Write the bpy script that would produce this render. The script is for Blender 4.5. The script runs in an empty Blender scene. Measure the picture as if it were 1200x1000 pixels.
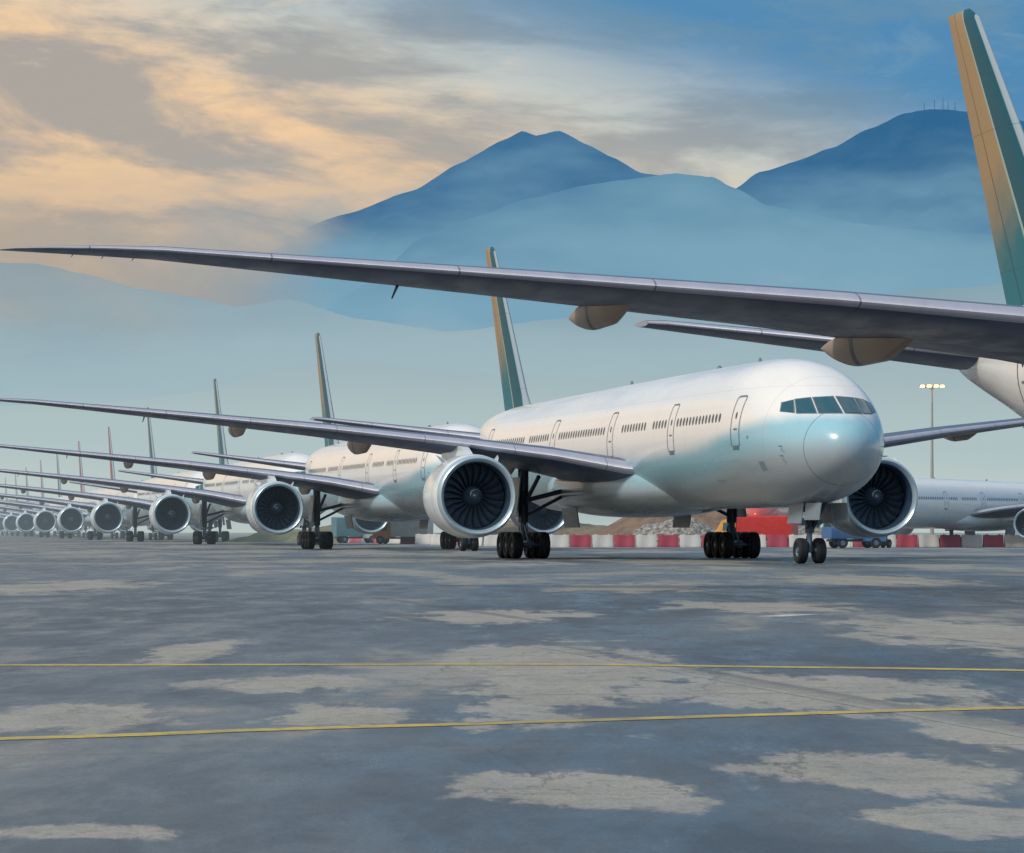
import bpy, bmesh, math, random
from mathutils import Vector, Matrix, noise
random.seed(7)
scene=bpy.context.scene
COL=scene.collection
# ------------------------------------------------------------------ helpers
def link(ob): COL.objects.link(ob); return ob
def mesh_obj(name, verts, faces, mats, midx=None, smooth=True, recalc=True, sharp=None):
    me=bpy.data.meshes.new(name)
    me.from_pydata([tuple(v) for v in verts],[],faces)
    for m in mats: me.materials.append(m)
    if midx:
        for p,i in zip(me.polygons,midx): p.material_index=i
    if recalc:
        bm=bmesh.new(); bm.from_mesh(me); bmesh.ops.recalc_face_normals(bm,faces=bm.faces); bm.to_mesh(me); bm.free()
    me.polygons.foreach_set('use_smooth',[smooth]*len(me.polygons))
    if smooth and sharp:
        me.set_sharp_from_angle(angle=math.radians(sharp))
    me.update()
    return me
class B:
    """mesh accumulator"""
    def __init__(s): s.v=[]; s.f=[]; s.m=[]
    def add(s,v,f,mi=0):
        o=len(s.v); s.v+= [tuple(p) for p in v]; s.f+=[tuple(i+o for i in q) for q in f]
        s.m+= (mi if isinstance(mi,list) else [mi]*len(f))
    def loft(s,rings,mi=0,cap0=True,cap1=True,closed=True,mf=None):
        n=len(rings[0]); v=[p for r in rings for p in r]; f=[]; m=[]
        for i in range(len(rings)-1):
            for j in range(n if closed else n-1):
                k=(j+1)%n
                f.append((i*n+j,i*n+k,(i+1)*n+k,(i+1)*n+j)); m.append(mf(i,j) if mf else mi)
        if cap0: f.append(tuple(range(n))[::-1]); m.append(mf(0,0) if mf else mi)
        if cap1: f.append(tuple((len(rings)-1)*n+j for j in range(n))); m.append(mf(len(rings)-2,0) if mf else mi)
        s.add(v,f,m)
    def tube(s,p,q,r0,r1=None,n=12,mi=0):
        p=Vector(p);q=Vector(q); r1=r0 if r1 is None else r1
        d=(q-p).normalized(); u=d.orthogonal().normalized(); w=d.cross(u)
        rings=[[c+u*math.cos(t)*r+w*math.sin(t)*r for t in [2*math.pi*k/n for k in range(n)]] for c,r in((p,r0),(q,r1))]
        s.loft(rings,mi)
    def box(s,c,d,mi=0,rot=None):
        c=Vector(c); v=[]
        for x in(-.5,.5):
            for y in(-.5,.5):
                for z in(-.5,.5):
                    p=Vector((x*d[0],y*d[1],z*d[2]))
                    if rot: p=rot@p
                    v.append(c+p)
        s.add(v,[(0,1,3,2),(4,6,7,5),(0,4,5,1),(2,3,7,6),(0,2,6,4),(1,5,7,3)],mi)
    def rev(s,prof,c,axis='x',n=48,mi=0,mf=None):
        c=Vector(c); rings=[]
        for a,r in prof:
            ring=[]
            for k in range(n):
                t=2*math.pi*k/n
                if axis=='x': ring.append(c+Vector((a,r*math.cos(t),r*math.sin(t))))
                elif axis=='y': ring.append(c+Vector((r*math.cos(t),a,r*math.sin(t))))
                else: ring.append(c+Vector((r*math.cos(t),r*math.sin(t),a)))
            rings.append(ring)
        s.loft(rings,mi,False,False,True,mf)
    def mesh(s,name,mats,smooth=True,sharp=35,recalc=True):
        return mesh_obj(name,s.v,s.f,mats,s.m,smooth,recalc,sharp)

# node helpers
def sset(nt,sock,val):
    if val is None: return
    if isinstance(val,bpy.types.NodeSocket): nt.links.new(val,sock)
    else: sock.default_value=val
def M(nt,op,a,b=None,c=None,clamp=False):
    n=nt.nodes.new('ShaderNodeMath'); n.operation=op; n.use_clamp=clamp
    for i,x in enumerate((a,b,c)): sset(nt,n.inputs[i],x)
    return n.outputs[0]
def SS(nt,v,a,b,lo=0.,hi=1.):
    n=nt.nodes.new('ShaderNodeMapRange'); n.interpolation_type='SMOOTHSTEP'
    sset(nt,n.inputs[0],v)
    n.inputs[1].default_value=a;n.inputs[2].default_value=b;n.inputs[3].default_value=lo;n.inputs[4].default_value=hi
    return n.outputs[0]
def MIX(nt,f,a,b,mode='MIX'):
    n=nt.nodes.new('ShaderNodeMix'); n.data_type='RGBA'; n.blend_type=mode
    def c(x): return (*x,1.) if isinstance(x,tuple) and len(x)==3 else x
    sset(nt,n.inputs[0],f); sset(nt,n.inputs[6],c(a)); sset(nt,n.inputs[7],c(b))
    return n.outputs[2]
def NOISE(nt,vec,scale,detail=4,rough=.5,dist=0.):
    n=nt.nodes.new('ShaderNodeTexNoise'); sset(nt,n.inputs['Vector'],vec)
    n.inputs['Scale'].default_value=scale;n.inputs['Detail'].default_value=detail
    n.inputs['Roughness'].default_value=rough;n.inputs['Distortion'].default_value=dist
    return n.outputs[0]
def XYZ(nt,x,y,z):
    n=nt.nodes.new('ShaderNodeCombineXYZ')
    for i,v in enumerate((x,y,z)): sset(nt,n.inputs[i],v)
    return n.outputs[0]
def SEP(nt,v):
    n=nt.nodes.new('ShaderNodeSeparateXYZ'); nt.links.new(v,n.inputs[0]); return n.outputs
def newmat(name):
    m=bpy.data.materials.new(name); m.use_nodes=True; nt=m.node_tree
    return m,nt,nt.nodes['Principled BSDF'],nt.nodes['Material Output']
def BUMP(nt,h,strength,dist):
    n=nt.nodes.new('ShaderNodeBump'); nt.links.new(h,n.inputs['Height']); n.inputs['Strength'].default_value=strength; n.inputs['Distance'].default_value=dist
    return n.outputs[0]
def objco(nt): return nt.nodes.new('ShaderNodeTexCoord').outputs['Object']
def pos(nt): return nt.nodes.new('ShaderNodeNewGeometry').outputs['Position']
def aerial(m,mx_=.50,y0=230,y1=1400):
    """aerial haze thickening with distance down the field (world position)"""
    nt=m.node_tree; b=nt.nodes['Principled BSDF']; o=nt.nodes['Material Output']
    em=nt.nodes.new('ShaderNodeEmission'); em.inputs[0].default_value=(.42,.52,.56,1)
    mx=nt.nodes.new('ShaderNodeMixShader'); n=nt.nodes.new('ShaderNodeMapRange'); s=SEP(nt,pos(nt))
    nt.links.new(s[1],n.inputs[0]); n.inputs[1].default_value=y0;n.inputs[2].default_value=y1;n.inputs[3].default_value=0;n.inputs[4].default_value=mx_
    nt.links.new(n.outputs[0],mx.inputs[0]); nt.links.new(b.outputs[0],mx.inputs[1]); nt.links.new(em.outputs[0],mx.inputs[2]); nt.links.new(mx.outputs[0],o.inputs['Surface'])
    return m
def simple(name,col,rough=.5,metal=0.,nscale=3.,namp=.25,coat=0.,haze=True):
    m,nt,b,o=newmat(name)
    n=NOISE(nt,objco(nt),nscale,3,.6)
    c=MIX(nt,n,tuple(x*(1-namp) for x in col),tuple(min(1,x*(1+namp)) for x in col))
    nt.links.new(c,b.inputs['Base Color'])
    nt.links.new(SS(nt,n,.3,.7,rough*.85,min(1,rough*1.15)),b.inputs['Roughness'])
    b.inputs['Metallic'].default_value=metal; b.inputs['Coat Weight'].default_value=coat
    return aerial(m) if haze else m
# ------------------------------------------------------------------ materials
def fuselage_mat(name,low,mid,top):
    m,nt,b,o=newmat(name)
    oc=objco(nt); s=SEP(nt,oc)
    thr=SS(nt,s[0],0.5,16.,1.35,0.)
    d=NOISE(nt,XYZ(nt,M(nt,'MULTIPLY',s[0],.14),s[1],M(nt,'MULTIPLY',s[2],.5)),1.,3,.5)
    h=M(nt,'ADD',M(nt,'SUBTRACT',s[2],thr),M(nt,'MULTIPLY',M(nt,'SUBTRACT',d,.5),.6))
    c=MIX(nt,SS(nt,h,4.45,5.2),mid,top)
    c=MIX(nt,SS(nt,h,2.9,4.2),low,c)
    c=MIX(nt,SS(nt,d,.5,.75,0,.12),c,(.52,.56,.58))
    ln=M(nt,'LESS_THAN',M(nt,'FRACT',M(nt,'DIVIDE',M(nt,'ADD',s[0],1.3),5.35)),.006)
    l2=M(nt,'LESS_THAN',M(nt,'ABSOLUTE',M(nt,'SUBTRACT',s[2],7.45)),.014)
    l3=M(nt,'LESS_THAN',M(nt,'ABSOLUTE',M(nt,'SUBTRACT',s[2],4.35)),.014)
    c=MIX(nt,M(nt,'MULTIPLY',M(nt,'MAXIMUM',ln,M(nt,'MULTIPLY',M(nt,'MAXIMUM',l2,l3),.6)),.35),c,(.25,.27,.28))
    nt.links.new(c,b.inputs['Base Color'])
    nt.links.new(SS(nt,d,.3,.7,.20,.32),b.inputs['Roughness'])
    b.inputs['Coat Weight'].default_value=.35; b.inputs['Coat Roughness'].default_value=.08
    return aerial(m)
M_FUS=fuselage_mat('fuselage_paint_and_reflection',(.36,.43,.48),(.31,.57,.69),(.86,.86,.85))  # bluish mid band rising at the nose: reflection and shade put into the colour
M_FUS_RED=fuselage_mat('fuselage_paint_red',(.55,.03,.02),(.6,.04,.03),(.6,.05,.03))
M_FUS_W=fuselage_mat('fuselage_paint_plain',(.50,.62,.70),(.66,.78,.84),(.80,.84,.86))
def wing_mat():
    m,nt,b,o=newmat('wing_paint')
    oc=objco(nt); s=SEP(nt,oc)
    d=NOISE(nt,XYZ(nt,M(nt,'MULTIPLY',s[0],.5),M(nt,'MULTIPLY',s[1],1.5),s[2]),1.,4,.6)
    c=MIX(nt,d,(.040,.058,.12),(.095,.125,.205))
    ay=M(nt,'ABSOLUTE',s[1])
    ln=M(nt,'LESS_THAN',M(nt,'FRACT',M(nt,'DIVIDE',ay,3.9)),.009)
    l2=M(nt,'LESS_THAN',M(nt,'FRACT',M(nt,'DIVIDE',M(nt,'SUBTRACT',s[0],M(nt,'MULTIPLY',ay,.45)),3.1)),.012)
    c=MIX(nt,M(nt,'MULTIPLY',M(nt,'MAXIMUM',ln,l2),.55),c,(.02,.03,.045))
    nt.links.new(c,b.inputs['Base Color'])
    nt.links.new(SS(nt,d,.3,.7,.32,.48),b.inputs['Roughness'])
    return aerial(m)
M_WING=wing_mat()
def le_mat():
    m,nt,b,o=newmat('leading_edge_metal')
    s=SEP(nt,objco(nt)); ay=M(nt,'ABSOLUTE',s[1])
    n=NOISE(nt,XYZ(nt,s[0],M(nt,'MULTIPLY',s[1],2.),s[2]),1.,3,.6)
    c=MIX(nt,n,(.28,.31,.42),(.44,.47,.56))
    ln=M(nt,'LESS_THAN',M(nt,'FRACT',M(nt,'DIVIDE',ay,3.9)),.009)
    c=MIX(nt,M(nt,'MULTIPLY',ln,.7),c,(.05,.05,.08))
    nt.links.new(c,b.inputs['Base Color']); b.inputs['Roughness'].default_value=.42; b.inputs['Metallic'].default_value=.2
    return aerial(m)
M_LE=le_mat()
M_COWL=simple('cowl_paint',(.72,.79,.83),.22,0,1.,.06,.35)
M_LIP=simple('inlet_lip_metal',(.46,.60,.70),.32,.45,1.,.08)
M_DUCT=simple('inlet_duct',(.022,.05,.095),.5,0,2.,.2)
M_FAN=simple('fan_blade_metal',(.09,.14,.20),.33,.4,4.,.3)
M_CORE=simple('exhaust_metal',(.35,.38,.40),.35,.6,3.,.3)
M_FAIR=simple('fairing_paint',(.34,.26,.20),.38,0,1.3,.25)
M_TIRE=simple('tire_rubber',(.012,.016,.022),.75,0,6.,.3)
M_HUB=simple('wheel_hub',(.16,.25,.34),.4,.3,6.,.3)
M_GEAR=simple('gear_steel',(.06,.09,.13),.4,.4,6.,.35)
M_DOOR=simple('gear_door_paint',(.20,.27,.32),.4,0,2.,.15)
M_GLASS=simple('cockpit_glass',(.02,.10,.14),.05,0,.6,.3)
M_WIN=simple('cabin_window',(.04,.07,.10),.15,0,2.,.3)
M_LINE=simple('panel_gap',(.15,.18,.21),.5,0,2.,.2)
FLE=[(7.9,58.6),(8.6,60.0),(9.3,60.9),(18.1,69.3),(18.5,70.2)]; FTE=[(7.9,66.2),(8.5,66.7),(18.5,72.3)]
def fin_mat(name,tan,teal,dark,line):
    m,nt,b,o=newmat(name)
    s=SEP(nt,objco(nt))
    le=M(nt,'ADD',60.1,M(nt,'MULTIPLY',M(nt,'SUBTRACT',s[2],8.5),.958))
    ch=M(nt,'SUBTRACT',s[0],le)
    te=M(nt,'ADD',66.7,M(nt,'MULTIPLY',M(nt,'SUBTRACT',s[2],8.5),.56))
    fr=M(nt,'DIVIDE',ch,M(nt,'SUBTRACT',te,le))
    wob=M(nt,'MULTIPLY',M(nt,'SUBTRACT',NOISE(nt,XYZ(nt,s[0],0.,s[2]),.6,4),.5),3.0)
    g=M(nt,'ADD',M(nt,'ADD',s[2],wob),M(nt,'MULTIPLY',M(nt,'SUBTRACT',fr,.7),2.0))
    c=MIX(nt,SS(nt,g,9.8,13.2),teal,tan)
    c=MIX(nt,SS(nt,fr,.38,.41,1.,0.),c,dark)
    c=MIX(nt,M(nt,'LESS_THAN',M(nt,'ABSOLUTE',M(nt,'SUBTRACT',fr,.395)),.018),c,line)
    c=MIX(nt,SS(nt,fr,.05,.07,1.,0.),c,(.30,.38,.44))
    rud=M(nt,'LESS_THAN',M(nt,'ABSOLUTE',M(nt,'SUBTRACT',fr,.72)),.010)
    hin=M(nt,'LESS_THAN',M(nt,'FRACT',M(nt,'DIVIDE',M(nt,'SUBTRACT',s[2],.4),4.6)),.008)
    c=MIX(nt,M(nt,'MULTIPLY',M(nt,'MAXIMUM',rud,M(nt,'MULTIPLY',hin,.5)),.7),c,(.02,.03,.04))
    nt.links.new(c,b.inputs['Base Color']); b.inputs['Roughness'].default_value=.42; b.inputs['Specular IOR Level'].default_value=.25
    return aerial(m)
M_FIN=fin_mat('fin_paint_and_reflection',(.35,.235,.12),(.0,.145,.19),(.0,.085,.125),(.30,.42,.38))  # tan upper area: gold reflection on the teal fin, put into the colour
M_FIN_RED=fin_mat('fin_paint_red',(.40,.16,.12),(.34,.06,.06),(.25,.04,.05),(.5,.4,.4))
M_STAB=M_WING
# ------------------------------------------------------------------ fuselage shape
ST=[(0,4.85,4.75,.02),(.12,5.32,4.3,.50),(.5,5.76,3.86,.97),(1,6.12,3.5,1.36),(2,6.70,3.06,1.92),(3,7.28,2.8,2.34),(4,7.84,2.62,2.63),
(5,8.26,2.52,2.82),(6.5,8.62,2.44,3.0),(8.5,8.82,2.4,3.08),(11,8.88,2.4,3.1),(16,8.88,2.4,3.1),(30,8.82,2.4,3.1),(46,8.7,2.4,3.1),(51,8.66,2.46,3.1),(55,8.62,2.95,3.03),
(59,8.58,3.8,2.8),(63,8.45,4.85,2.3),(66,8.22,5.55,1.75),(68.3,7.9,6.1,1.2),(69.9,7.55,6.5,.6),(70.7,7.3,6.75,.2),(71.0,7.1,6.9,.05)]
SS_=[math.sqrt(s[0]) for s in ST]
def herm(k,x):
    n=len(ST); i=0
    while i<n-2 and x>SS_[i+1]: i+=1
    def tan(j):
        if j==0: return (ST[1][k]-ST[0][k])/(SS_[1]-SS_[0])
        if j==n-1: return (ST[-1][k]-ST[-2][k])/(SS_[-1]-SS_[-2])
        d0=(ST[j][k]-ST[j-1][k])/(SS_[j]-SS_[j-1]); d1=(ST[j+1][k]-ST[j][k])/(SS_[j+1]-SS_[j])
        return 0 if d0*d1<=0 else 2*d0*d1/(d0+d1)
    h=SS_[i+1]-SS_[i]; t=min(1,max(0,(x-SS_[i])/h)); p0=ST[i][k];p1=ST[i+1][k];m0=tan(i)*h;m1=tan(i+1)*h
    return (2*t**3-3*t*t+1)*p0+(t**3-2*t*t+t)*m0+(-2*t**3+3*t*t)*p1+(t**3-t*t)*m1
def sec(a):
    x=math.sqrt(max(0,a)); T=herm(1,x);Bt=herm(2,x);R=herm(3,x)
    return (T+Bt)/2,(T-Bt)/2,max(R,.01)
def side_pt(a,z,sd,off=0.):
    zc,rz,ry=sec(a); q=max(-.999,min(.999,(z-zc)/rz)); y=ry*math.sqrt(1-q*q)
    n=Vector((0,y/ry**2,(z-zc)/rz**2)).normalized()
    return Vector((a,sd*(y+n.y*off),z+n.z*off))
def front_pt(y,z):
    lo,hi=.005,9.
    for _ in range(40):
        mid=(lo+hi)/2; zc,rz,ry=sec(mid)
        if (y/ry)**2+((z-zc)/rz)**2>1: lo=mid
        else: hi=mid
    return Vector((hi,y,z))
def build_fuselage(mat):
    b=B(); rings=[]; N=72
    st=[ (i/24)**2*10 for i in range(25)]+[10+ (71.0-10)*i/90 for i in range(1,91)]
    for a in st:
        zc,rz,ry=sec(a)
        rings.append([Vector((a,ry*math.cos(t),zc+rz*math.sin(t))) for t in [2*math.pi*k/N for k in range(N)]])
    b.loft(rings)
    rings=[]
    for i in range(33):
        u=i/32; a=20.5+u*27; e=math.sin(math.pi*min(1,max(0,u)))**.5 if 0<u<1 else 0.
        e=max(e,.02)
        rings.append([Vector((a,(.9+2.75*e)*abs(math.cos(t))**.8*(1 if math.cos(t)>=0 else -1),3.55+(.5+1.0*e)*abs(math.sin(t))**.8*(1 if math.sin(t)>=0 else -1))) for t in [2*math.pi*k/48 for k in range(48)]])
    b.loft(rings)
    return b.mesh('fuselage_mesh',[mat],sharp=60)
def build_windows():
    b=B()
    doors=[6.9,17.2,28.6,41.0,57.6]
    for sd in(1,-1):
        a=9.2
        while a<58:
            if all(abs(a-d)>.95 for d in doors) and not (26.6<a<27.4) and not (20.4<a<21.6) and not (47<a<48):
                c=[side_pt(a+.135*math.cos(t),6.27+.20*math.sin(t),sd,.012) for t in [2*math.pi*k/12 for k in range(12)]]
                b.add(c,[tuple(range(12))],0)
            a+=.533
        for d in doors:
            hw,z0,z1=.56,4.95,7.15; path=[]
            for cx,cz,t0 in((hw-.2,z1-.2,0),(-hw+.2,z1-.2,90),(-hw+.2,z0+.2,180),(hw-.2,z0+.2,270)):
                for k in range(5):
                    t=math.radians(t0+k*22.5); path.append((cx,cz,math.cos(t),math.sin(t)))
            pts=[]
            for i,(cx,cz,c,s) in enumerate(path):
                pts.append((cx,cz,c,s)); nx=path[(i+1)%len(path)]
                if abs(nx[1]-cz)>.8:
                    for k in range(1,7): pts.append((cx,cz+(nx[1]-cz)*k/7,c,s))
            outer=[side_pt(d+cx+.2*c,cz+.2*s,sd,.012) for cx,cz,c,s in pts]
            inner=[side_pt(d+cx+.13*c,cz+.13*s,sd,.012) for cx,cz,c,s in pts]
            n=len(pts); b.add(outer+inner,[(i,(i+1)%n,n+(i+1)%n,n+i) for i in range(n)],1)
            c=[side_pt(d+.1*math.cos(t),6.3+.15*math.sin(t),sd,.012) for t in [2*math.pi*k/12 for k in range(12)]]
            b.add(c,[tuple(range(12))],0)
            b.add([side_pt(d-.4,z0-.02,sd,.015),side_pt(d+.4,z0-.02,sd,.015),side_pt(d+.4,z0-.1,sd,.015),side_pt(d-.4,z0-.1,sd,.015)],[(0,1,2,3)],1)
            b.add([side_pt(d-.25,5.75,sd,.015),side_pt(d+.15,5.75,sd,.015),side_pt(d+.15,5.68,sd,.015),side_pt(d-.25,5.68,sd,.015)],[(0,1,2,3)],1)
        panes=[((.07,6.25),(.92,6.25),(.86,6.90),(.07,6.94)),
               ((1.02,6.25),(1.62,6.27),(1.48,6.84),(.96,6.90)),
               ((1.71,6.29),(2.06,6.37),(1.92,6.72),(1.57,6.82))]
        for P in panes:
            cx=sum(p[0] for p in P)/4; cz=sum(p[1] for p in P)/4
            for grow,off,mi in((1.12,.010,2),(1.0,.022,3)):
                q=[(cx+(p[0]-cx)*(grow if grow==1 else 1+.035/max(.1,abs(p[0]-cx))),cz+(p[1]-cz)*(1 if grow==1 else 1.12)) for p in P]
                n=8; v=[]
                for i in range(n+1):
                    for j in range(n+1):
                        u=i/n;w=j/n
                        y=(q[0][0]*(1-u)+q[1][0]*u)*(1-w)+(q[3][0]*(1-u)+q[2][0]*u)*w
                        z=(q[0][1]*(1-u)+q[1][1]*u)*(1-w)+(q[3][1]*(1-u)+q[2][1]*u)*w
                        p=front_pt(max(y,.01),z); e=.01
                        p1=front_pt(max(y,.01)+e,z)-p; p2=front_pt(max(y,.01),z+e)-p
                        nn=p1.cross(p2).normalized()
                        if nn.x>0: nn=-nn
                        p=p+nn*off; v.append((p.x,sd*p.y,p.z))
                f=[(i*(n+1)+j,(i+1)*(n+1)+j,(i+1)*(n+1)+j+1,i*(n+1)+j+1) for i in range(n) for j in range(n)]
                b.add(v,f,mi)
    N=64
    r0=[];r1=[]
    for k in range(N):
        t=2*math.pi*k/N
        for L,a in((r0,1.45),(r1,1.47)):
            zc,rz,ry=sec(a); L.append(Vector((a,(ry+.008)*math.cos(t),zc+(rz+.008)*math.sin(t))))
    b.add(r0+r1,[(i,(i+1)%N,N+(i+1)%N,N+i) for i in range(N)],1)
    for a,h in((13,.20),(36,.22)):
        z=sec(a)[0]+sec(a)[1]
        b.add([(a,-.03,z-.05),(a+.5,-.03,z-.05),(a+.45,-.03,z+h),(a+.25,-.03,z+h),(a,.03,z-.05),(a+.5,.03,z-.05),(a+.45,.03,z+h),(a+.25,.03,z+h)],
              [(0,1,2,3),(7,6,5,4),(0,4,5,1),(1,5,6,2),(2,6,7,3),(3,7,4,0)],1)
    b.rev([(0,.14),(.12,.12),(.2,.05),(.21,.001)],(20,0,8.84),'z',12,1)
    for sd in(1,-1):
        for z in(4.5,4.9):
            p=side_pt(2.7,z,sd,0); b.tube(p,p+Vector((-.05,sd*.14,0)),.025,.02,6,1); b.tube(p+Vector((-.03,sd*.14,0)),p+Vector((-.3,sd*.14,0)),.02,.012,6,1)
        for a,z,w_,h_ in((4.3,4.3,.5,.35),(10.5,3.6,1.3,.02),(12.5,3.6,.02,.9),(5.4,5.4,.12,.12)):
            b.add([side_pt(a,z,sd,.013),side_pt(a+w_,z,sd,.013),side_pt(a+w_,z-h_,sd,.013),side_pt(a,z-h_,sd,.013)],[(0,1,2,3)],4)
    return b.mesh('windows_mesh',[M_WIN,M_LINE,M_LINE,M_GLASS,M_DOOR],smooth=True,sharp=40,recalc=False)
# ------------------------------------------------------------------ wings
def interp(tab,x):
    for (x0,y0),(x1,y1) in zip(tab,tab[1:]):
        if x<=x1: return y0+(y1-y0)*max(0,(x-x0))/(x1-x0)
    return tab[-1][1]
LE=[(0,23.2),(3.1,25.2),(10,29.9),(29.6,43.1),(30.9,44.3),(32.0,45.7),(32.8,47.0),(33.1,47.8)]
TE=[(0,39.2),(3.1,39.4),(10.5,40.6),(29.6,46.2),(33.1,48.2)]
WZ=[(0,4.1),(3.1,4.35),(6,4.97),(10,5.62),(16,6.42),(22,7.12),(29.6,7.98),(33.1,8.3)]
WT=[(0,.105),(3.1,.10),(10,.084),(29.6,.085),(33.1,.06)]
def airfoil(n=22):
    xs=[.5*(1-math.cos(math.pi*i/n)) for i in range(n+1)]
    yt=lambda x:5*(.2969*math.sqrt(x)-.126*x-.3516*x*x+.2843*x**3-.1036*x**4)
    up=[(x,yt(x)) for x in xs]; lo=[(x,-yt(x)*.85) for x in xs[::-1]][1:-1]
    return up+lo
AF=airfoil()
def wing_rings(rs,LEt,TEt,Zt,Tt,sd,twist=None):
    rings=[]
    for r in rs:
        le=interp(LEt,r);te=interp(TEt,r);c=te-le;z=interp(Zt,r);t=interp(Tt,r)
        rings.append([Vector((le+x*c,sd*r,z+y*t*c-math.sin(math.radians(interp(twist,r)) if twist else 0)*x*c)) for x,y in AF])
    return rings
TW=[(0,1.2),(10,.7),(33,-.3)]
def build_wing(sd):
    b=B(); rs=[0,1.5,3.1,4.5,6,7,8.5,10,12,14,16,18,20,22,24,26,28,29.6,30.2,30.9,31.4,32.0,32.4,32.8,33.1]
    def mf(i,j):
        x=AF[j][0]; return 1 if x<.045 else 0
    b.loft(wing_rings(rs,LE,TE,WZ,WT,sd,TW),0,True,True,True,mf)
    # flap track fairings: long canoe pods hung under the trailing edge
    for r,L,h,w in((6.2,6.4,.60,.34),(13.45,7.6,.56,.34),(19.45,6.6,.44,.28)):
        te=interp(TE,r); le=te-L*.74; zt=interp(WZ,r)-.02
        rings=[]
        for k in range(25):
            u=k/24
            e=(u/.34)**.7 if u<.34 else (1. if u<.60 else max(.03,1-((u-.60)/.40)**1.6))
            e=max(e,.03)
            top=zt-.12*u-.30*max(0,u-.74)
            ring=[]
            for q in range(24):
                t=2*math.pi*q/24; cs=math.cos(t);sn=math.sin(t)
                p_=.62
                yy=w*e**.8*abs(cs)**p_*(1 if cs>=0 else -1)*(1. if sn>=0 else 1-.30*abs(sn))
                zz=top+(.10*e*abs(sn)**p_ if sn>=0 else -h*1.25*e*abs(sn)**p_)
                ring.append(Vector((le+u*L,sd*r+yy,zz)))
            rings.append(ring)
        b.loft(rings,2,mf=lambda i,j:3 if (i==13) else 2)
    b.tube((interp(TE,24)-1,sd*24,7.25),(interp(TE,24)-.3,sd*24,7.0),.04,.02,8,3)
    for r in (30,30.7,31.4):
        b.tube((interp(TE,r)-.05,sd*r,interp(WZ,r)),(interp(TE,r)+.35,sd*r,interp(WZ,r)-.03),.015,.006,5,3)
    return b.mesh('wing_mesh',[M_WING,M_LE,M_FAIR,M_GEAR],sharp=40)
def build_stab():
    b=B()
    for sd in(1,-1):
        b.loft(wing_rings([0,1,3,5,7,9,10.3,10.75],[(0,61.0),(1,61.7),(10.3,69.8),(10.75,70.6)],[(0,68.3),(1,68.6),(10.3,72.5),(10.75,72.7)],[(0,6.45),(10.75,8.1)],[(0,.11),(10.75,.10)],sd),0,mf=lambda i,j:1 if AF[j][0]<.04 else 0)
    return b.mesh('stab_mesh',[M_STAB,M_LE],sharp=40)
def build_fin(mat):
    b=B(); rings=[]
    for z in [7.9,8.6,9.3,11,13,15,17,18.1,18.4,18.5]:
        le=interp(FLE,z); te=interp(FTE,z); c=te-le
        t=.105 if z<18.3 else (.07 if z<18.45 else .03)
        rings.append([Vector((le+x*c,y*t*c,z)) for x,y in AF])
    b.loft(rings); return b.mesh('fin_mesh',[mat],sharp=40)
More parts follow.
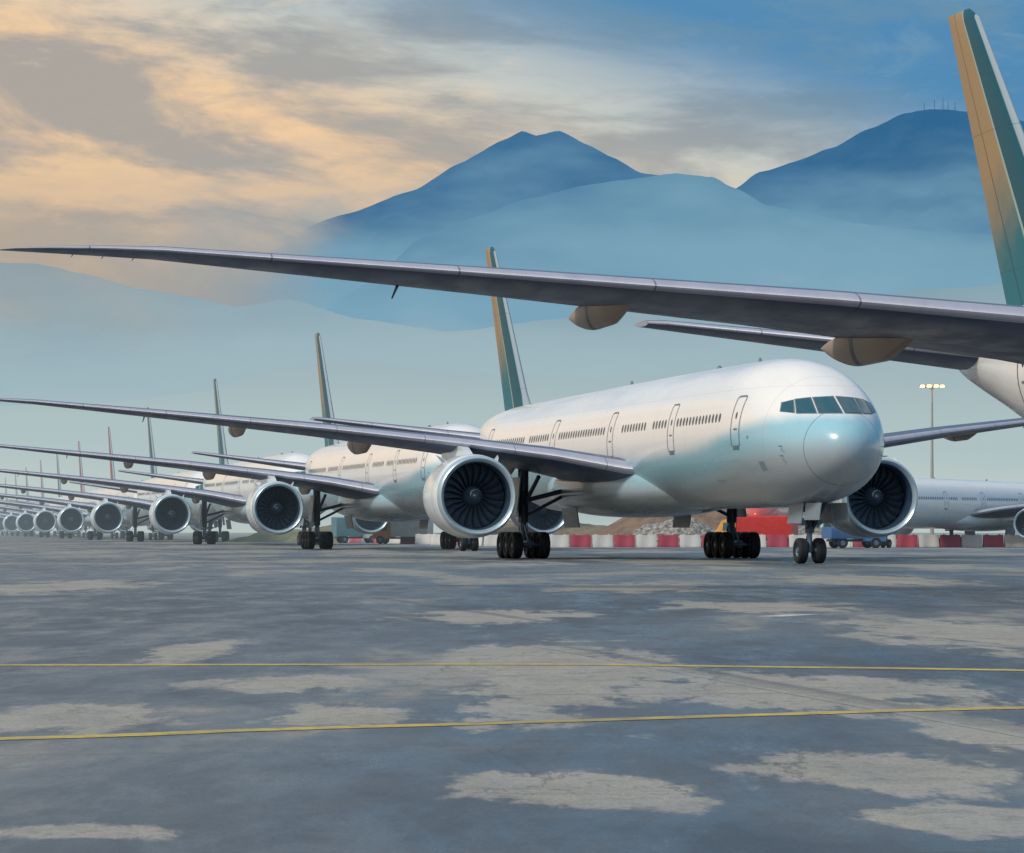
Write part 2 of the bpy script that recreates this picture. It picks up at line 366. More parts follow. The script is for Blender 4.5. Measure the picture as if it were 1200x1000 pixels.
# ------------------------------------------------------------------ engine
EA,ER,EZ=26.5,10.05,3.05
def build_engine():
    b=B()
    prof=[(1.35,1.58),(.9,1.56),(.45,1.56),(.2,1.63),(.06,1.72),(0,1.79),(.04,1.85),(.14,1.90),(.32,1.94),(.33,1.945),(.8,1.99),(1.6,2.02),(2.6,2.01),(3.6,1.93),(4.6,1.79),(5.5,1.60),(5.5,1.54),(4.6,1.5),(4.0,1.5)]
    def mf(i,j):
        return 2 if i<3 else (1 if i<8 else (0 if i<15 else 2))
    b.rev(prof,(0,0,0),'x',72,0,mf)
    b.rev([(4.0,1.5),(4.0,.9)],(0,0,0),'x',48,2)
    b.rev([(4.0,1.1),(5.2,1.05),(6.3,.88),(7.1,.68),(7.1,.6),(6.6,.58)],(0,0,0),'x',48,3)
    b.rev([(6.4,.45),(7.2,.36),(8.0,.12),(8.1,.005)],(0,0,0),'x',32,3)
    b.rev([(6.6,.6),(6.6,.4)],(0,0,0),'x',32,2)
    b.rev([(1.75,1.6),(1.75,.01)],(0,0,0),'x',48,5)
    b.rev([(.62,.005),(.7,.12),(.88,.26),(1.1,.39),(1.3,.48),(1.7,.5)],(0,0,0),'x',36,6)
    for k in range(22):
        t0=2*math.pi*k/22; v=[]
        for q in range(7):
            u=q/6; r=.46+u*1.1; tw=math.radians(25+40*u); cw=.20+.16*u-.06*u*u
            for s in(-1,1):
                dx=math.cos(tw)*cw*s; dt=math.sin(tw)*cw*s/r+ .12*math.sin(u*3)
                v.append((1.40+dx,r*math.cos(t0+dt),r*math.sin(t0+dt)))
        b.add(v,[(2*q,2*q+1,2*q+3,2*q+2) for q in range(6)],4)
    v=[]
    for q in range(10):
        u=q/9; a=.79+u*.34; r=.2+u*.23; t=u*3.3
        for w in(0,.4*(1-u)+.08): v.append((a-.03,(r+.012)*math.cos(t+w),(r+.012)*math.sin(t+w)))
    b.add(v,[(2*q,2*q+1,2*q+3,2*q+2) for q in range(9)],0)
    b.rev([(3.3,1.969),(3.33,1.966)],(0,0,0),'x',72,5)
    b.rev([(1.2,2.012),(1.22,2.013)],(0,0,0),'x',72,5)
    for s in(1,-1):
        v=[(1.2,s*1.2,1.6),(2.6,s*1.2,1.6),(2.6,s*1.52,2.0),(1.9,s*1.4,1.85)]; b.add(v+[(p[0],p[1]+.03,p[2]) for p in v],[(0,1,2,3),(7,6,5,4),(0,4,5,1),(1,5,6,2),(2,6,7,3),(3,7,4,0)],0)
    pts=[(1.6,1.96),(3.2,2.36),(5.0,2.72),(7,2.85),(8.8,2.7),(8.2,1.55),(6.9,.95),(4.5,1.0),(3.2,1.9)]
    w=[.12,.22,.26,.26,.05,.12,.24,.24,.2]
    v=[(p[0],ww,p[1]) for p,ww in zip(pts,w)]+[(p[0],-ww,p[1]) for p,ww in zip(pts,w)]
    n=len(pts); b.add(v,[tuple(range(n)),tuple(range(2*n-1,n-1,-1))]+[(i,i+n,(i+1)%n+n,(i+1)%n) for i in range(n)],0)
    return b.mesh('engine_mesh',[M_COWL,M_LIP,M_DUCT,M_CORE,M_FAN,M_DUCT,M_FAN],sharp=40)
# ------------------------------------------------------------------ gear
def wheel(b,c,R,W):
    h=W/2
    b.rev([(-h*.75,R*.45),(-h*.8,R*.58),(-h,R*.68),(-h,R*.84),(-h*.82,R*.95),(-h*.5,R),(-h*.3,R),(-h*.28,R*.985),(-h*.2,R*.985),(-h*.18,R),(h*.18,R),(h*.2,R*.985),(h*.28,R*.985),(h*.3,R),(h*.5,R),(h*.82,R*.95),(h,R*.84),(h,R*.68),(h*.8,R*.58),(h*.75,R*.45)],c,'y',32,0)
    b.rev([(-h*.75,R*.47),(-h*.45,R*.42),(-h*.4,R*.2),(-h*.85,R*.17),(-h*.85,.001)],c,'y',24,1)
    b.rev([(h*.75,R*.47),(h*.45,R*.42),(h*.4,R*.2),(h*.85,R*.17),(h*.85,.001)],c,'y',24,1)
def build_main_gear(sd):
    b=B(); r=5.49*sd; a=37.1
    for da in(-1.47,0,1.47):
        for dr in(-.7,.7): wheel(b,Vector((a+da,r+dr,.67)),.67,.5)
        b.tube((a+da,r-.7,.67),(a+da,r+.7,.67),.11,n=10,mi=2)
    b.tube((a-1.55,r,.72),(a+1.55,r,.72),.2,n=14,mi=2)
    b.tube((a,r,.7),(a,r,1.9),.17,n=16,mi=1)
    b.tube((a,r,1.8),(a,r,4.6),.27,n=16,mi=2)
    b.tube((a,r,2.9),(a-.1,r-2.4*sd,3.5),.12,n=10,mi=2)
    b.tube((a,r,2.1),(a+.2,r-2.2*sd,3.2),.09,n=10,mi=2)
    b.tube((a,r,2.6),(a-2.2,r-.3*sd,4.1),.11,n=10,mi=2)
    b.tube((a+.28,r,2.0),(a+.75,r,1.45),.07,n=8,mi=2); b.tube((a+.75,r,1.45),(a+.3,r,.9),.07,n=8,mi=2)
    b.tube((a-.3,r,1.7),(a-1.2,r,.9),.06,n=8,mi=1)
    for k in range(5):
        b.tube((a-.25,r+.08*(k-2),1.0+.1*k),(a-.28,r+.06*(k-2),3.4),.018,n=5,mi=0)
    b.box((a,r+.42*sd,3.1),(1.7,.06,2.0),3,Matrix.Rotation(.10*sd,3,'X'))
    b.box((a+.3,r-2.55*sd,2.05),(3.2,.06,1.0),3,Matrix.Rotation(-.15*sd,3,'X'))
    return b.mesh('main_gear_mesh',[M_TIRE,M_HUB,M_GEAR,M_DOOR],sharp=35)
def build_nose_gear():
    b=B(); a=5.9
    for dr in(-.40,.40): wheel(b,Vector((a,dr,.545)),.545,.42)
    b.tube((a,-.4,.545),(a,.4,.545),.08,n=10,mi=2)
    b.tube((a,0,.5),(a,0,1.4),.11,n=14,mi=1)
    b.tube((a,0,1.3),(a+.05,0,2.9),.20,n=14,mi=2)
    b.tube((a-.05,.12,1.5),(a-1.6,.25,2.7),.08,n=8,mi=2); b.tube((a-.05,-.12,1.5),(a-1.6,-.25,2.7),.08,n=8,mi=2)
    b.tube((a+.15,0,1.35),(a+.45,0,1.0),.05,n=8,mi=2); b.tube((a+.45,0,1.0),(a+.12,0,.65),.05,n=8,mi=2)
    b.box((a-.15,0,1.75),(.1,.85,.12),2); b.box((a-.1,.0,2.3),(.3,.7,.25),2)
    for y in(-.36,.36): b.rev([(-.12,.001),(-.12,.11),(0,.13),(.1,.08),(.12,.001)],(a-.2,y,1.75),'x',14,1)
    b.rev([(-.12,.001),(-.12,.09),(.1,.07),(.12,.001)],(a-.2,.0,2.02),'x',14,1)
    for s in(1,-1):
        b.box((a-.1,s*.66,2.13),(2.0,.04,.85),3,Matrix.Rotation(s*.12,3,'X'))
        b.box((a-2.35,s*.60,2.2),(2.1,.04,.72),3,Matrix.Rotation(s*.12,3,'X'))
    return b.mesh('nose_gear_mesh',[M_TIRE,M_HUB,M_GEAR,M_DOOR],sharp=35)

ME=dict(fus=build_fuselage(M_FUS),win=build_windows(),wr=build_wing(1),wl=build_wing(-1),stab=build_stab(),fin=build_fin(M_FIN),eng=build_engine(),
        mr=build_main_gear(1),ml=build_main_gear(-1),ng=build_nose_gear())
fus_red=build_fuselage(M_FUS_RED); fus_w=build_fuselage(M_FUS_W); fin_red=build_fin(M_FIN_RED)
def airliner(x,y,aft_deg,scale=1.,fus=None,fin=None):
    """nose at (x,y); aft_deg = direction of the tail, measured left of +Y"""
    e=bpy.data.objects.new('airliner',None); link(e); e.empty_display_size=3
    e.location=(x,y,0); e.rotation_euler=(0,0,math.radians(90+aft_deg)); e.scale=(scale,)*3
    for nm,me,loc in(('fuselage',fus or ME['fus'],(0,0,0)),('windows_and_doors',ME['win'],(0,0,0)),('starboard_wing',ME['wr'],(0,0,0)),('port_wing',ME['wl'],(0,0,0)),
        ('tailplane',ME['stab'],(0,0,0)),('tail_fin',fin or ME['fin'],(0,0,0)),('starboard_engine',ME['eng'],(EA,ER,EZ)),('port_engine',ME['eng'],(EA,-ER,EZ)),
        ('starboard_main_gear',ME['mr'],(0,0,0)),('port_main_gear',ME['ml'],(0,0,0)),('nose_gear',ME['ng'],(0,0,0))):
        o=bpy.data.objects.new(nm,me); link(o); o.parent=e; o.location=loc
    return e
TH=12.4
airliner(13.9,144,TH)
airliner(30.05,47,TH)
drift=[0,0,-1.1,-2.3,-2.9,-3.3,-3.8,-4.2,-4.6,-5,-5.4,-5.8]
for i in range(1,12):
    airliner(13.9-15.6*i+drift[i],144+92*i,TH+random.uniform(-.2,.2),fin=(fin_red if i in(4,5,7) else None))
airliner(28.5,285,-32,.65,fus=fus_w)
airliner(29.0,420,-14,.65,fus=fus_red,fin=fin_red)

# ------------------------------------------------------------------ ground service vehicles
def truck(x,y,rot,body,cab,L=6.,Hh=2.4):
    e=bpy.data.objects.new('service_truck',None); link(e); e.location=(x,y,0); e.rotation_euler=(0,0,rot)
    mb=simple('truck_body_paint',body,.4); mc=simple('truck_cab_paint',cab,.35)
    def child(nm,bb,ms):
        o=link(bpy.data.objects.new(nm,bb.mesh(nm,ms,sharp=30))); o.parent=e
    b=B(); b.loft([[Vector((xx,yy,zz)) for yy,zz in((-1.15,.75),(1.15,.75),(1.2,.9),(1.2,Hh+.4),(1.1,Hh+.5),(-1.1,Hh+.5),(-1.2,Hh+.4),(-1.2,.9))] for xx in(-L/2,L/2-2.0)]); child('cargo_body',b,[mb])
    b=B(); rings=[]
    for xx,top in((L/2-1.9,2.35),(L/2-.9,2.4),(L/2-.55,2.25),(L/2-.1,1.45),(L/2,1.35),(L/2+.05,.6)):
        rings.append([Vector((xx,-1.05,.55)),Vector((xx,1.05,.55)),Vector((xx,1.08,1.3 if top>1.4 else top)),Vector((xx,.95,top)),Vector((xx,-.95,top)),Vector((xx,-1.08,1.3 if top>1.4 else top))])
    b.loft(rings); child('cab',b,[mc])
    b=B()
    b.add([(L/2-.50,-.85,2.14),(L/2-.50,.85,2.14),(L/2-.14,.88,1.50),(L/2-.14,-.88,1.50)],[(0,1,2,3)])
    for s in(1,-1): b.add([(L/2-1.6,s*1.10,1.4),(L/2-.7,s*1.10,1.4),(L/2-.75,s*1.03,2.1),(L/2-1.6,s*1.03,2.1)],[(0,1,2,3)])
    o=link(bpy.data.objects.new('cab_windows',b.mesh('cab_windows',[M_GLASS],recalc=False))); o.parent=e
    b=B()
    for xx in(-L/2+1.,L/2-.8):
        for s in(1,-1): wheel(b,Vector((xx,s*.95,.45)),.45,.3)
    b.box((0,0,.62),(L-.4,1.2,.2),2); child('wheels_and_chassis',b,[M_TIRE,M_HUB,M_GEAR])
truck(-11.5,372,2.9,(.60,.62,.60),(.60,.22,.05))
truck(-17.5,395,.3,(.10,.24,.30),(.6,.6,.58),5.)
truck(27.3,282,.25,(.05,.15,.35),(.06,.18,.40),4.6,1.2)
truck(21.6,312,2.8,(.50,.02,.015),(.65,.30,.03),7,2.2)
# ------------------------------------------------------------------ ground
def ground_mat():
    m,nt,b,o=newmat('apron_concrete')
    p=pos(nt); s=SEP(nt,p)
    wv=XYZ(nt,M(nt,'MULTIPLY',s[0],1.0),M(nt,'MULTIPLY',s[1],.21),0.)
    wn=NOISE(nt,wv,1.,7,.72,.2)
    patches=[(.4,36,1.15,8.5),(-2.1,32.2,.75,1.9),(-1.3,27,.5,1.6),(-3.8,41,.55,3.2),(-.3,58,1.45,4.5),(-3.2,26.5,.6,2.3),(.37,19.2,.65,1.3),(2.7,31,1.3,4.0),
      (2.2,20.5,.8,1.8),(-1.9,16.4,.5,.45),(6.2,48,1.5,7.5),(3.3,23.8,.45,2.2),(2.8,87,1.8,7),(-11.4,89,2,10),(4.7,65,1.6,5),(2.1,17.2,.5,.8),(10,100,2.5,12)]
    acc=None
    for cx,cy,hx,hy in patches:
        v=nt.nodes.new('ShaderNodeVectorMath'); v.operation='MULTIPLY_ADD'
        nt.links.new(p,v.inputs[0]); v.inputs[1].default_value=(1/hx,1/hy,0); v.inputs[2].default_value=(-cx/hx,-cy/hy,0)
        l=nt.nodes.new('ShaderNodeVectorMath'); l.operation='LENGTH'; nt.links.new(v.outputs[0],l.inputs[0]); d=l.outputs['Value']
        acc=d if acc is None else M(nt,'MINIMUM',acc,d)
    iso=NOISE(nt,XYZ(nt,M(nt,'MULTIPLY',s[0],.8),M(nt,'MULTIPLY',s[1],.45),5.),1.,6,.7)
    d=M(nt,'ADD',acc,M(nt,'MULTIPLY',M(nt,'SUBTRACT',wn,.5),3.4))
    d=M(nt,'ADD',d,M(nt,'MULTIPLY',M(nt,'SUBTRACT',iso,.5),2.4))
    mask=SS(nt,d,.78,1.18,1.,0.)
    big=NOISE(nt,XYZ(nt,M(nt,'MULTIPLY',s[0],.20),M(nt,'MULTIPLY',s[1],.045),3.),1.,6,.66,.3)
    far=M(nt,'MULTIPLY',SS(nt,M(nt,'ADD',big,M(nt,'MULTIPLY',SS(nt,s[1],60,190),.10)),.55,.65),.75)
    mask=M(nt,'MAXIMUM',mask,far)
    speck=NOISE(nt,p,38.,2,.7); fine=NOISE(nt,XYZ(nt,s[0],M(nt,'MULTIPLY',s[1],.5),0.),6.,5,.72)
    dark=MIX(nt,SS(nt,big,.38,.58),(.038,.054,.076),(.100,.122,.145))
    dark=MIX(nt,SS(nt,s[1],20,130,0.,.42),dark,(.18,.198,.21))  # lighter with distance: grazing reflection put into the apron colour
    dark=MIX(nt,SS(nt,wn,.36,.5,.65,0.),dark,(.03,.042,.060))
    dark=MIX(nt,SS(nt,iso,.5,.66,0.,.30),dark,(.18,.19,.19))
    dark=MIX(nt,SS(nt,iso,.32,.45,.5,0.),dark,(.03,.04,.07))
    lite=MIX(nt,fine,(.30,.295,.265),(.52,.485,.41))
    lite=MIX(nt,SS(nt,iso,.36,.56,.35,0.),lite,(.17,.18,.18))
    c=MIX(nt,M(nt,'MULTIPLY',mask,SS(nt,fine,.26,.52,.5,1.)),dark,lite)
    c=MIX(nt,SS(nt,fine,.50,.75,0.,.4),c,(.05,.06,.07))
    c=MIX(nt,SS(nt,speck,.35,.7,.35,0.),c,(.03,.035,.045))
    c=MIX(nt,SS(nt,speck,.6,.8,0.,.3),c,(.4,.4,.38))
    st=NOISE(nt,XYZ(nt,M(nt,'ADD',M(nt,'MULTIPLY',s[0],1.3),M(nt,'MULTIPLY',s[1],.22)),M(nt,'MULTIPLY',s[1],.012),8.),1.,4,.6)
    c=MIX(nt,SS(nt,st,.55,.72,0.,.50),c,(.04,.05,.065))
    ck=nt.nodes.new('ShaderNodeTexVoronoi'); ck.feature='DISTANCE_TO_EDGE'; ck.inputs['Scale'].default_value=.33
    wp=nt.nodes.new('ShaderNodeVectorMath'); wp.operation='MULTIPLY_ADD'; nt.links.new(XYZ(nt,wn,fine,0.),wp.inputs[0]); wp.inputs[1].default_value=(2.2,2.2,0); nt.links.new(p,wp.inputs[2])
    nt.links.new(wp.outputs[0],ck.inputs['Vector'])
    c=MIX(nt,SS(nt,ck.outputs['Distance'],.0,.012,.5,0.),c,(.03,.035,.04))
    jx=M(nt,'LESS_THAN',M(nt,'FRACT',M(nt,'DIVIDE',M(nt,'ADD',s[0],M(nt,'MULTIPLY',s[1],.17)),7.5)),.004)
    jy=M(nt,'LESS_THAN',M(nt,'FRACT',M(nt,'DIVIDE',M(nt,'SUBTRACT',s[1],M(nt,'MULTIPLY',s[0],.17)),7.5)),.008)
    c=MIX(nt,M(nt,'MULTIPLY',M(nt,'MAXIMUM',jx,jy),.55),c,(.035,.04,.045))
    c=MIX(nt,SS(nt,s[1],450,1500),c,(.26,.31,.30))  # distance haze mixed into the far ground's base colour
    nt.links.new(c,b.inputs['Base Color'])
    nt.links.new(M(nt,'ADD',SS(nt,wn,.35,.6,.24,.52),M(nt,'MULTIPLY',mask,.28)),b.inputs['Roughness'])
    nt.links.new(BUMP(nt,M(nt,'ADD',M(nt,'MULTIPLY',speck,.5),fine),.35,.012),b.inputs['Normal'])
    b.inputs['Specular IOR Level'].default_value=.45
    return m
S=16000
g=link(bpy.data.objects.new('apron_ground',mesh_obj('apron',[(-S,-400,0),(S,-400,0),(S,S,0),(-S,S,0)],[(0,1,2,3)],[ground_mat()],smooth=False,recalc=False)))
def paint_mat(name,col):
    m,nt,b,o=newmat(name); p=pos(nt)
    n=NOISE(nt,p,5.,6,.75); n2=NOISE(nt,p,.6,3,.6)
    c=MIX(nt,SS(nt,n,.44,.66,0.,.75),col,(.12,.13,.13)); c=MIX(nt,SS(nt,n2,.4,.65,0,.5),c,(.15,.14,.12))
    nt.links.new(c,b.inputs['Base Color']); b.inputs['Roughness'].default_value=.7
    return m
M_YEL=paint_mat('yellow_line_paint',(.56,.42,.09)); M_WHT=paint_mat('white_line_paint',(.6,.6,.6))
def strip(name,pts,w,mat,z=.004):
    v=[];f=[]; P=[]
    for i in range(len(pts)-1):
        for k in range(8):
            t=k/8; p0=Vector(pts[max(0,i-1)]);p1=Vector(pts[i]);p2=Vector(pts[i+1]);p3=Vector(pts[min(len(pts)-1,i+2)])
            P.append(.5*((2*p1)+(-p0+p2)*t+(2*p0-5*p1+4*p2-p3)*t*t+(-p0+3*p1-3*p2+p3)*t**3))
    P.append(Vector(pts[-1]))
    for i,p in enumerate(P):
        d=(P[min(len(P)-1,i+1)]-P[max(0,i-1)]).normalized(); n=Vector((-d.y,d.x))
        v+=[(*(p+n*w/2),z),(*(p-n*w/2),z)]
    f=[(2*i,2*i+1,2*i+3,2*i+2) for i in range(len(P)-1)]
    return link(bpy.data.objects.new(name,mesh_obj(name,v,f,[mat],smooth=False)))
strip('taxiway_line',[(-9,21.5),(-3.44,23.7),(-1.8,24.75),(0,25.7),(1.94,26.8),(4.04,27.85),(9,29.5)],.32,M_YEL)
strip('taxiway_line',[(-20,36.6),(-5.3,36.7),(0,36.9),(2.6,36.2),(5.1,35.3),(14,31)],.42,M_YEL)
strip('taxiway_line',[(0,122),(8,126),(14,125),(30,118)],.6,M_YEL)
strip('stand_marking',[(4.35,58.3),(4.75,58.1)],2.0,M_WHT)
# ------------------------------------------------------------------ barriers
M_BR=simple('barrier_red_plastic',(.36,.04,.08),.55,0,1.5,.3); M_BW=simple('barrier_white_plastic',(.58,.58,.57),.55,0,1.5,.2)
def barrier_mesh(mat):
    b=B(); prof=[(-.3,0),(-.3,.18),(-.2,.38),(-.12,.95),(-.09,1.05),(.09,1.05),(.12,.95),(.2,.38),(.3,.18),(.3,0)]
    rings=[[Vector((x,y*s,z*(.97 if s<1 else 1))) for y,z in prof] for x,s in((-.86,.9),(-.8,1),(-.35,1),(-.3,.93),(.3,.93),(.35,1),(.8,1),(.86,.9))]
    b.loft(rings); b.tube((-.55,0,1.03),(-.55,0,1.12),.07,n=10); b.tube((.55,0,1.03),(.55,0,1.12),.07,n=10)
    return b.mesh('barrier_mesh',[mat],sharp=30)
bm_r,bm_w=barrier_mesh(M_BR),barrier_mesh(M_BW)
x=-22.; k=0
pat=[1,0,1,0,1,0,1,0,0,1,0,0,0,1,0]
while x<60:
    red=pat[k%len(pat)]==1
    o=link(bpy.data.objects.new('safety_barrier',bm_r if red else bm_w))
    yy=296+.10*min(x,44)+ (6.*(2-x) if x<2 else 0)
    o.location=(x,yy,0); o.rotation_euler=(0,0,(.1 if x>=2 else -.35)+random.uniform(-.08,.08)); x+=1.85; k+=1
# ------------------------------------------------------------------ mounds
def mound(name,x,y,rx,ry,h,cols,rough_amp,sc):
    m,nt,b,o=newmat(name+'_soil'); n=NOISE(nt,objco(nt),sc,6,.75)
    c=MIX(nt,SS(nt,n,.35,.65),cols[0],cols[1]); nt.links.new(c,b.inputs['Base Color']); b.inputs['Roughness'].default_value=.95
    nt.links.new(BUMP(nt,n,1.,.4),b.inputs['Normal']); aerial(m)
    v=[];f=[];N=90;K=40
    for j in range(K+1):
        for i in range(N+1):
            u=i/N*2-1;w=j/K*2-1; rr=math.hypot(u,w); 
            hh=max(0,1-rr)**.85 if rr<1 else 0
            p=Vector((x+u*rx,y+w*ry,0)); q=noise.fractal(Vector((p.x*.35,p.y*.35,x)),.8,2.2,6)
            z=h*hh*(1+.35*noise.noise(Vector((p.x*.1,p.y*.1,5))))+q*rough_amp*min(1,hh*4)
            v.append((p.x,p.y,z-.02))
    f=[(j*(N+1)+i,j*(N+1)+i+1,(j+1)*(N+1)+i+1,(j+1)*(N+1)+i) for j in range(K) for i in range(N)]
    link(bpy.data.objects.new(name,mesh_obj(name,v,f,[m],smooth=rough_amp<.3,recalc=False)))
mound('earth_mound',18,360,12,12,5.2,((.14,.085,.055),(.24,.155,.105)),.25,.6)
mound('earth_mound',4,385,16,12,3.0,((.15,.12,.08),(.25,.2,.13)),.25,.6)
mound('rubble_pile',16,330,6.5,5,2.9,((.10,.10,.10),(.60,.57,.52)),.6,2.6)
mound('rubble_pile',27,335,7,5,2.0,((.12,.12,.12),(.45,.43,.40)),.5,2.2)
mound('earth_mound',-22,440,14,12,2.6,((.12,.14,.08),(.22,.22,.13)),.25,.6)
# ------------------------------------------------------------------ light mast
def mast(x,y,h):
    e=bpy.data.objects.new('floodlight_mast',None); link(e); e.location=(x,y,0)
    Mp=simple('mast_steel',(.42,.40,.36),.5,.3,1.,.1)
    me,nt,b_,o_=newmat('lamp_glow'); b_.inputs['Emission Color'].default_value=(1,.60,.22,1); b_.inputs['Emission Strength'].default_value=7.
    b_.inputs['Base Color'].default_value=(.8,.6,.4,1)
    b=B(); b.tube((0,0,0),(0,0,h),.26,.12,14); b.tube((-1.3,0,h-.1),(1.3,0,h-.1),.08,n=8); b.tube((0,-.9,h-.1),(0,.9,h-.1),.08,n=8); b.rev([(h-.3,.3),(h,.45),(h+.1,.45)],(0,0,0),'z',14)
    L=B()
    for px,py in((-1.25,0),(1.25,0),(-.45,-.6),(.45,-.6),(0,.9)):
        b.box((px,py,h+.12),(.7,.5,.3))
        L.box((px,py-.29,h+.04),(.5,.04,.22)); L.box((px,py,h-.08),(.55,.4,.04))
    for nm,bb,mt in(('pole',b,Mp),('lamp_heads',L,me)):
        o=link(bpy.data.objects.new(nm,bb.mesh(nm,[mt],sharp=30))); o.parent=e
mast(53.3,448,19.7)
# ------------------------------------------------------------------ mountains
def ridge(name,D,W,prof,cols,fog,amp,fade=None,seed=0.):
    """prof: (across,up) points of the crest in image pixels, from the centre column and horizon row"""
    x0,x1=prof[0][0],prof[-1][0]; N=520;K=48
    v=[];f=[]
    def cr(x):
        for (a,ha),(b_,hb) in zip(prof,prof[1:]):
            if x<=b_:
                t=max(0,(x-a)/(b_-a)); t=t*t*(3-2*t)*.4+t*.6; return ha+(hb-ha)*t
        return prof[-1][1]
    for j in range(K+1):
        t=(j/K)*1.5-1
        for i in range(N+1):
            bx=x0+(x1-x0)*i/N; X=bx/4137*D; Y=D+t*W
            wx=noise.noise(Vector((X*.0012,Y*.0012,seed)))*D*.04*abs(t)*1.5
            H=cr(bx+wx/D*4137)/4137*D
            a_=abs(t); e=1-a_**1.05 if t<0 else 1-t
            rid=(noise.noise(Vector((X*.0042+Y*.0008,Y*.0013,seed+3)))+.5*noise.noise(Vector((X*.010,Y*.003,seed+9))))
            k_=min(1,a_*3)
            # spurs and gullies only cut down from the crest line, never above it
            h=H*e*(1-k_*(.16-.30*rid) if rid<.5 else 1.)
            h=min(h,H*(1-.55*a_))
            h+=noise.fractal(Vector((X*.007,Y*.007,seed)),.8,2.1,7)*amp*(.42+k_*.9)*min(1,max(0,e)*3)
            v.append((X,Y,h-2))
    f=[(j*(N+1)+i,j*(N+1)+i+1,(j+1)*(N+1)+i+1,(j+1)*(N+1)+i) for j in range(K) for i in range(N)]
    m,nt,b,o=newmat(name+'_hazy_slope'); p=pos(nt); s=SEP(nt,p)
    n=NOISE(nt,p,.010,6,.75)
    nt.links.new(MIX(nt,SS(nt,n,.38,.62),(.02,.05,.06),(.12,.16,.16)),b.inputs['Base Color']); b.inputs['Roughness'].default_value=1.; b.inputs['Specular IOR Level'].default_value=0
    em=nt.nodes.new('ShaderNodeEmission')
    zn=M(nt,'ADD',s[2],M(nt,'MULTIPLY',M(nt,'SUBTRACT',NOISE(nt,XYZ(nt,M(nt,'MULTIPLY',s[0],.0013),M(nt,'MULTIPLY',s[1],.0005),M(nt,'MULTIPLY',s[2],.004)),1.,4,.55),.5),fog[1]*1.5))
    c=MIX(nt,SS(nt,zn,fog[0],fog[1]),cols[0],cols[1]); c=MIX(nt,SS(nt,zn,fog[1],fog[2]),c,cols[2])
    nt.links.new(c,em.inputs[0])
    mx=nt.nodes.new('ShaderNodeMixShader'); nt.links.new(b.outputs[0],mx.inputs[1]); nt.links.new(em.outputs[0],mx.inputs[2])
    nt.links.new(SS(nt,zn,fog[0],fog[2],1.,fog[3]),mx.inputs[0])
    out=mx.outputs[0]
    if fade:
        xa,xb,zr,gain=fade   # cloud swallowing the western slope
        cn=NOISE(nt,XYZ(nt,M(nt,'MULTIPLY',s[0],.0024),M(nt,'MULTIPLY',s[1],.0006),M(nt,'MULTIPLY',s[2],.0055)),1.,6,.60,.5)
        zt=M(nt,'MAXIMUM',M(nt,'DIVIDE',M(nt,'SUBTRACT',zr,s[2]),zr*.45),-.7)
        k=M(nt,'ADD',M(nt,'ADD',SS(nt,s[0],xa,xb,-.8,gain),M(nt,'MULTIPLY',M(nt,'SUBTRACT',cn,.5),3.2)),zt)
        tr=nt.nodes.new('ShaderNodeBsdfTransparent'); m2=nt.nodes.new('ShaderNodeMixShader')
        nt.links.new(SS(nt,k,-.3,1.9),m2.inputs[0]); nt.links.new(tr.outputs[0],m2.inputs[1]); nt.links.new(out,m2.inputs[2]); out=m2.outputs[0]
    nt.links.new(out,o.inputs['Surface'])
    return link(bpy.data.objects.new(name,mesh_obj(name,v,f,[m],smooth=True,recalc=False)))
pk=lambda L:[(a-600,622-b) for a,b in L]  # crest image coordinates to pixel offsets from centre column and horizon row
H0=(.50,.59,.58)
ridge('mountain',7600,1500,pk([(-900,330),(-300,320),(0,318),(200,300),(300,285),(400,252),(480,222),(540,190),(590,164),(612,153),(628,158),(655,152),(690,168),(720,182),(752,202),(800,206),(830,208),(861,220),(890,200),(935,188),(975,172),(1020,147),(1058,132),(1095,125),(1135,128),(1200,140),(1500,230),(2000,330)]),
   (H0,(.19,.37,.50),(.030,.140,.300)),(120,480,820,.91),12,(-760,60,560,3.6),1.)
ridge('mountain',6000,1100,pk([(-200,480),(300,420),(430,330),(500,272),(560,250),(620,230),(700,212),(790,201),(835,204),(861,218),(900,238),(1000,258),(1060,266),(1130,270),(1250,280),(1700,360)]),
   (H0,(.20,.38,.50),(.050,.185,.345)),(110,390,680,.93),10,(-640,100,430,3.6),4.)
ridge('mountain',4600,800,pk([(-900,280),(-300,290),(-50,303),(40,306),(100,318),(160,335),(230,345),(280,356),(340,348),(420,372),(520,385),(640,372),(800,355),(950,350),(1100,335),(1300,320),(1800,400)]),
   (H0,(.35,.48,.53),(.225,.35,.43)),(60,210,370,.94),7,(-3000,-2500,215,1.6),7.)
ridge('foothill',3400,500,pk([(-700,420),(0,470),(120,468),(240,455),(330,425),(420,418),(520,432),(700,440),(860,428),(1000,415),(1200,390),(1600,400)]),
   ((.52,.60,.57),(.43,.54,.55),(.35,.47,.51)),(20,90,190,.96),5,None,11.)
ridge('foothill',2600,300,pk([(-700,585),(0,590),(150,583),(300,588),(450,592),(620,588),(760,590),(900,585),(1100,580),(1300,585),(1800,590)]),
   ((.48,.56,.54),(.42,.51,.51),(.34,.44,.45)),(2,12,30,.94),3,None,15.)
b=B()
for bx,h in((-10,20),(0,26),(6,17),(-22,14),(14,15)):
    X=(1105-600+bx)/4137*7600; b.tube((X,7600,880),(X,7600,908+h),1.3,.6,6)
link(bpy.data.objects.new('radio_mast',b.mesh('radio_mast',[simple('mast_far',(.10,.18,.26),.9,haze=False)],sharp=30)))
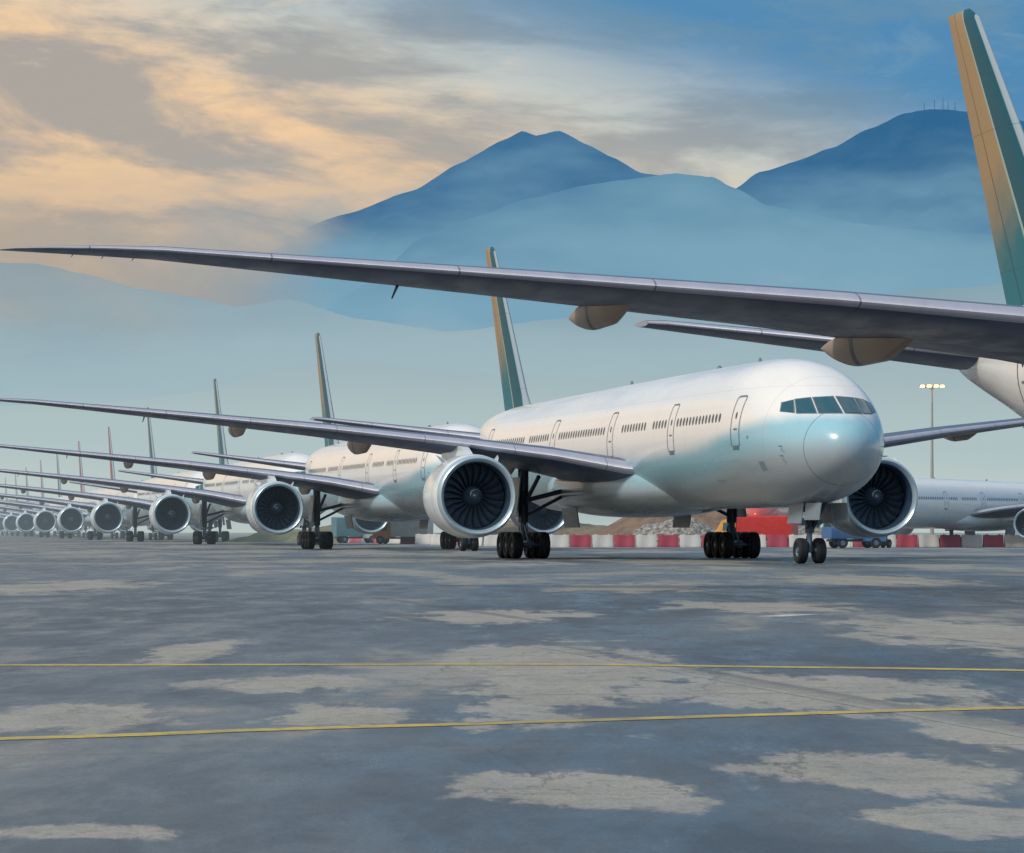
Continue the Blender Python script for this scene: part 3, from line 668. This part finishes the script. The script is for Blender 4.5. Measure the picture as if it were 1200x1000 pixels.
# ------------------------------------------------------------------ sky
w=bpy.data.worlds.new('World'); scene.world=w; w.use_nodes=True; nt=w.node_tree; nt.nodes.clear()
SUN_EL,SUN_AZ=42,-128   # azimuth measured from +Y, clockwise positive
sky=nt.nodes.new('ShaderNodeTexSky'); sky.sky_type='NISHITA'; sky.sun_disc=False
sky.sun_elevation=math.radians(SUN_EL); sky.sun_rotation=math.radians(SUN_AZ); sky.air_density=1.3; sky.dust_density=2.
g0=nt.nodes.new('ShaderNodeTexCoord').outputs['Generated']; s=SEP(nt,g0)
U=M(nt,'MULTIPLY',M(nt,'ARCTAN2',s[0],s[1]),57.2958); V=M(nt,'MULTIPLY',M(nt,'ARCSINE',s[2]),57.2958)
n1=NOISE(nt,XYZ(nt,M(nt,'MULTIPLY',U,.15),M(nt,'ADD',M(nt,'MULTIPLY',V,.52),M(nt,'MULTIPLY',U,.05)),5.3),1.,8,.60,.4)
n2=NOISE(nt,XYZ(nt,M(nt,'MULTIPLY',U,.36),M(nt,'MULTIPLY',V,1.1),9.1),1.,7,.64,.5)
bl=M(nt,'SUBTRACT',M(nt,'ADD',M(nt,'MULTIPLY',U,.34),M(nt,'MULTIPLY',V,1.1)),6.56)
bl=M(nt,'ADD',bl,M(nt,'MULTIPLY',M(nt,'SUBTRACT',n1,.5),1.6))
f=SS(nt,bl,-.7,1.5); f2=SS(nt,bl,.8,3.7)
c=MIX(nt,f,(.92,.62,.36),(.60,.62,.57)); c=MIX(nt,f2,c,(.065,.24,.46))
cm=SS(nt,n1,.45,.60,0.,.82)
cloudc=MIX(nt,f2,(.31,.32,.33),(.13,.27,.40))
c=MIX(nt,cm,c,cloudc)
c=MIX(nt,SS(nt,n2,.50,.70,0.,.55),c,MIX(nt,f2,(.42,.39,.36),(.17,.33,.47)))
c=MIX(nt,SS(nt,n2,.30,.45,.35,0.),c,MIX(nt,f2,(.95,.74,.49),(.26,.42,.55)))
fogc=MIX(nt,SS(nt,U,-8.,-2.5),(.46,.38,.31),(.24,.33,.40)); fogc=MIX(nt,SS(nt,U,-1.5,2.),fogc,(.58,.60,.55))
c=MIX(nt,M(nt,'MULTIPLY',SS(nt,M(nt,'ADD',V,M(nt,'MULTIPLY',M(nt,'SUBTRACT',n2,.5),3.2)),3.9,6.7,1.,0.),.85),c,fogc)
hi=MIX(nt,SS(nt,NOISE(nt,g0,2.2,4,.55),.4,.65),(.30,.46,.62),(.82,.84,.84))
c=MIX(nt,SS(nt,V,11,25),c,hi)
bg1=nt.nodes.new('ShaderNodeBackground'); nt.links.new(sky.outputs[0],bg1.inputs[0]); bg1.inputs[1].default_value=.10
bg2=nt.nodes.new('ShaderNodeBackground'); nt.links.new(c,bg2.inputs[0]); bg2.inputs[1].default_value=1.
mx=nt.nodes.new('ShaderNodeMixShader'); nt.links.new(SS(nt,V,11,40,.93,.6),mx.inputs[0])
nt.links.new(bg1.outputs[0],mx.inputs[1]); nt.links.new(bg2.outputs[0],mx.inputs[2])
wo=nt.nodes.new('ShaderNodeOutputWorld'); nt.links.new(mx.outputs[0],wo.inputs[0])
# sun
L=bpy.data.lights.new('sun','SUN'); L.energy=2.2; L.angle=math.radians(11); L.color=(1,.91,.78)
so=link(bpy.data.objects.new('sun',L)); az=math.radians(SUN_AZ); el=math.radians(SUN_EL)
dv=Vector((math.sin(az)*math.cos(el),math.cos(az)*math.cos(el),math.sin(el)))
so.rotation_euler=dv.to_track_quat('Z','Y').to_euler(); so.location=dv*200
# ------------------------------------------------------------------ camera
cd=bpy.data.cameras.new('camera'); cam=link(bpy.data.objects.new('camera',cd)); cam.location=(0,0,1.4); cam.rotation_euler=(math.radians(90),0,0)
cd.sensor_width=36; cd.lens=4137/1200*36; cd.shift_y=122/1200; cd.clip_start=.5; cd.clip_end=40000
scene.camera=cam
scene.view_settings.view_transform='Standard'; scene.view_settings.look='None'; scene.view_settings.exposure=0
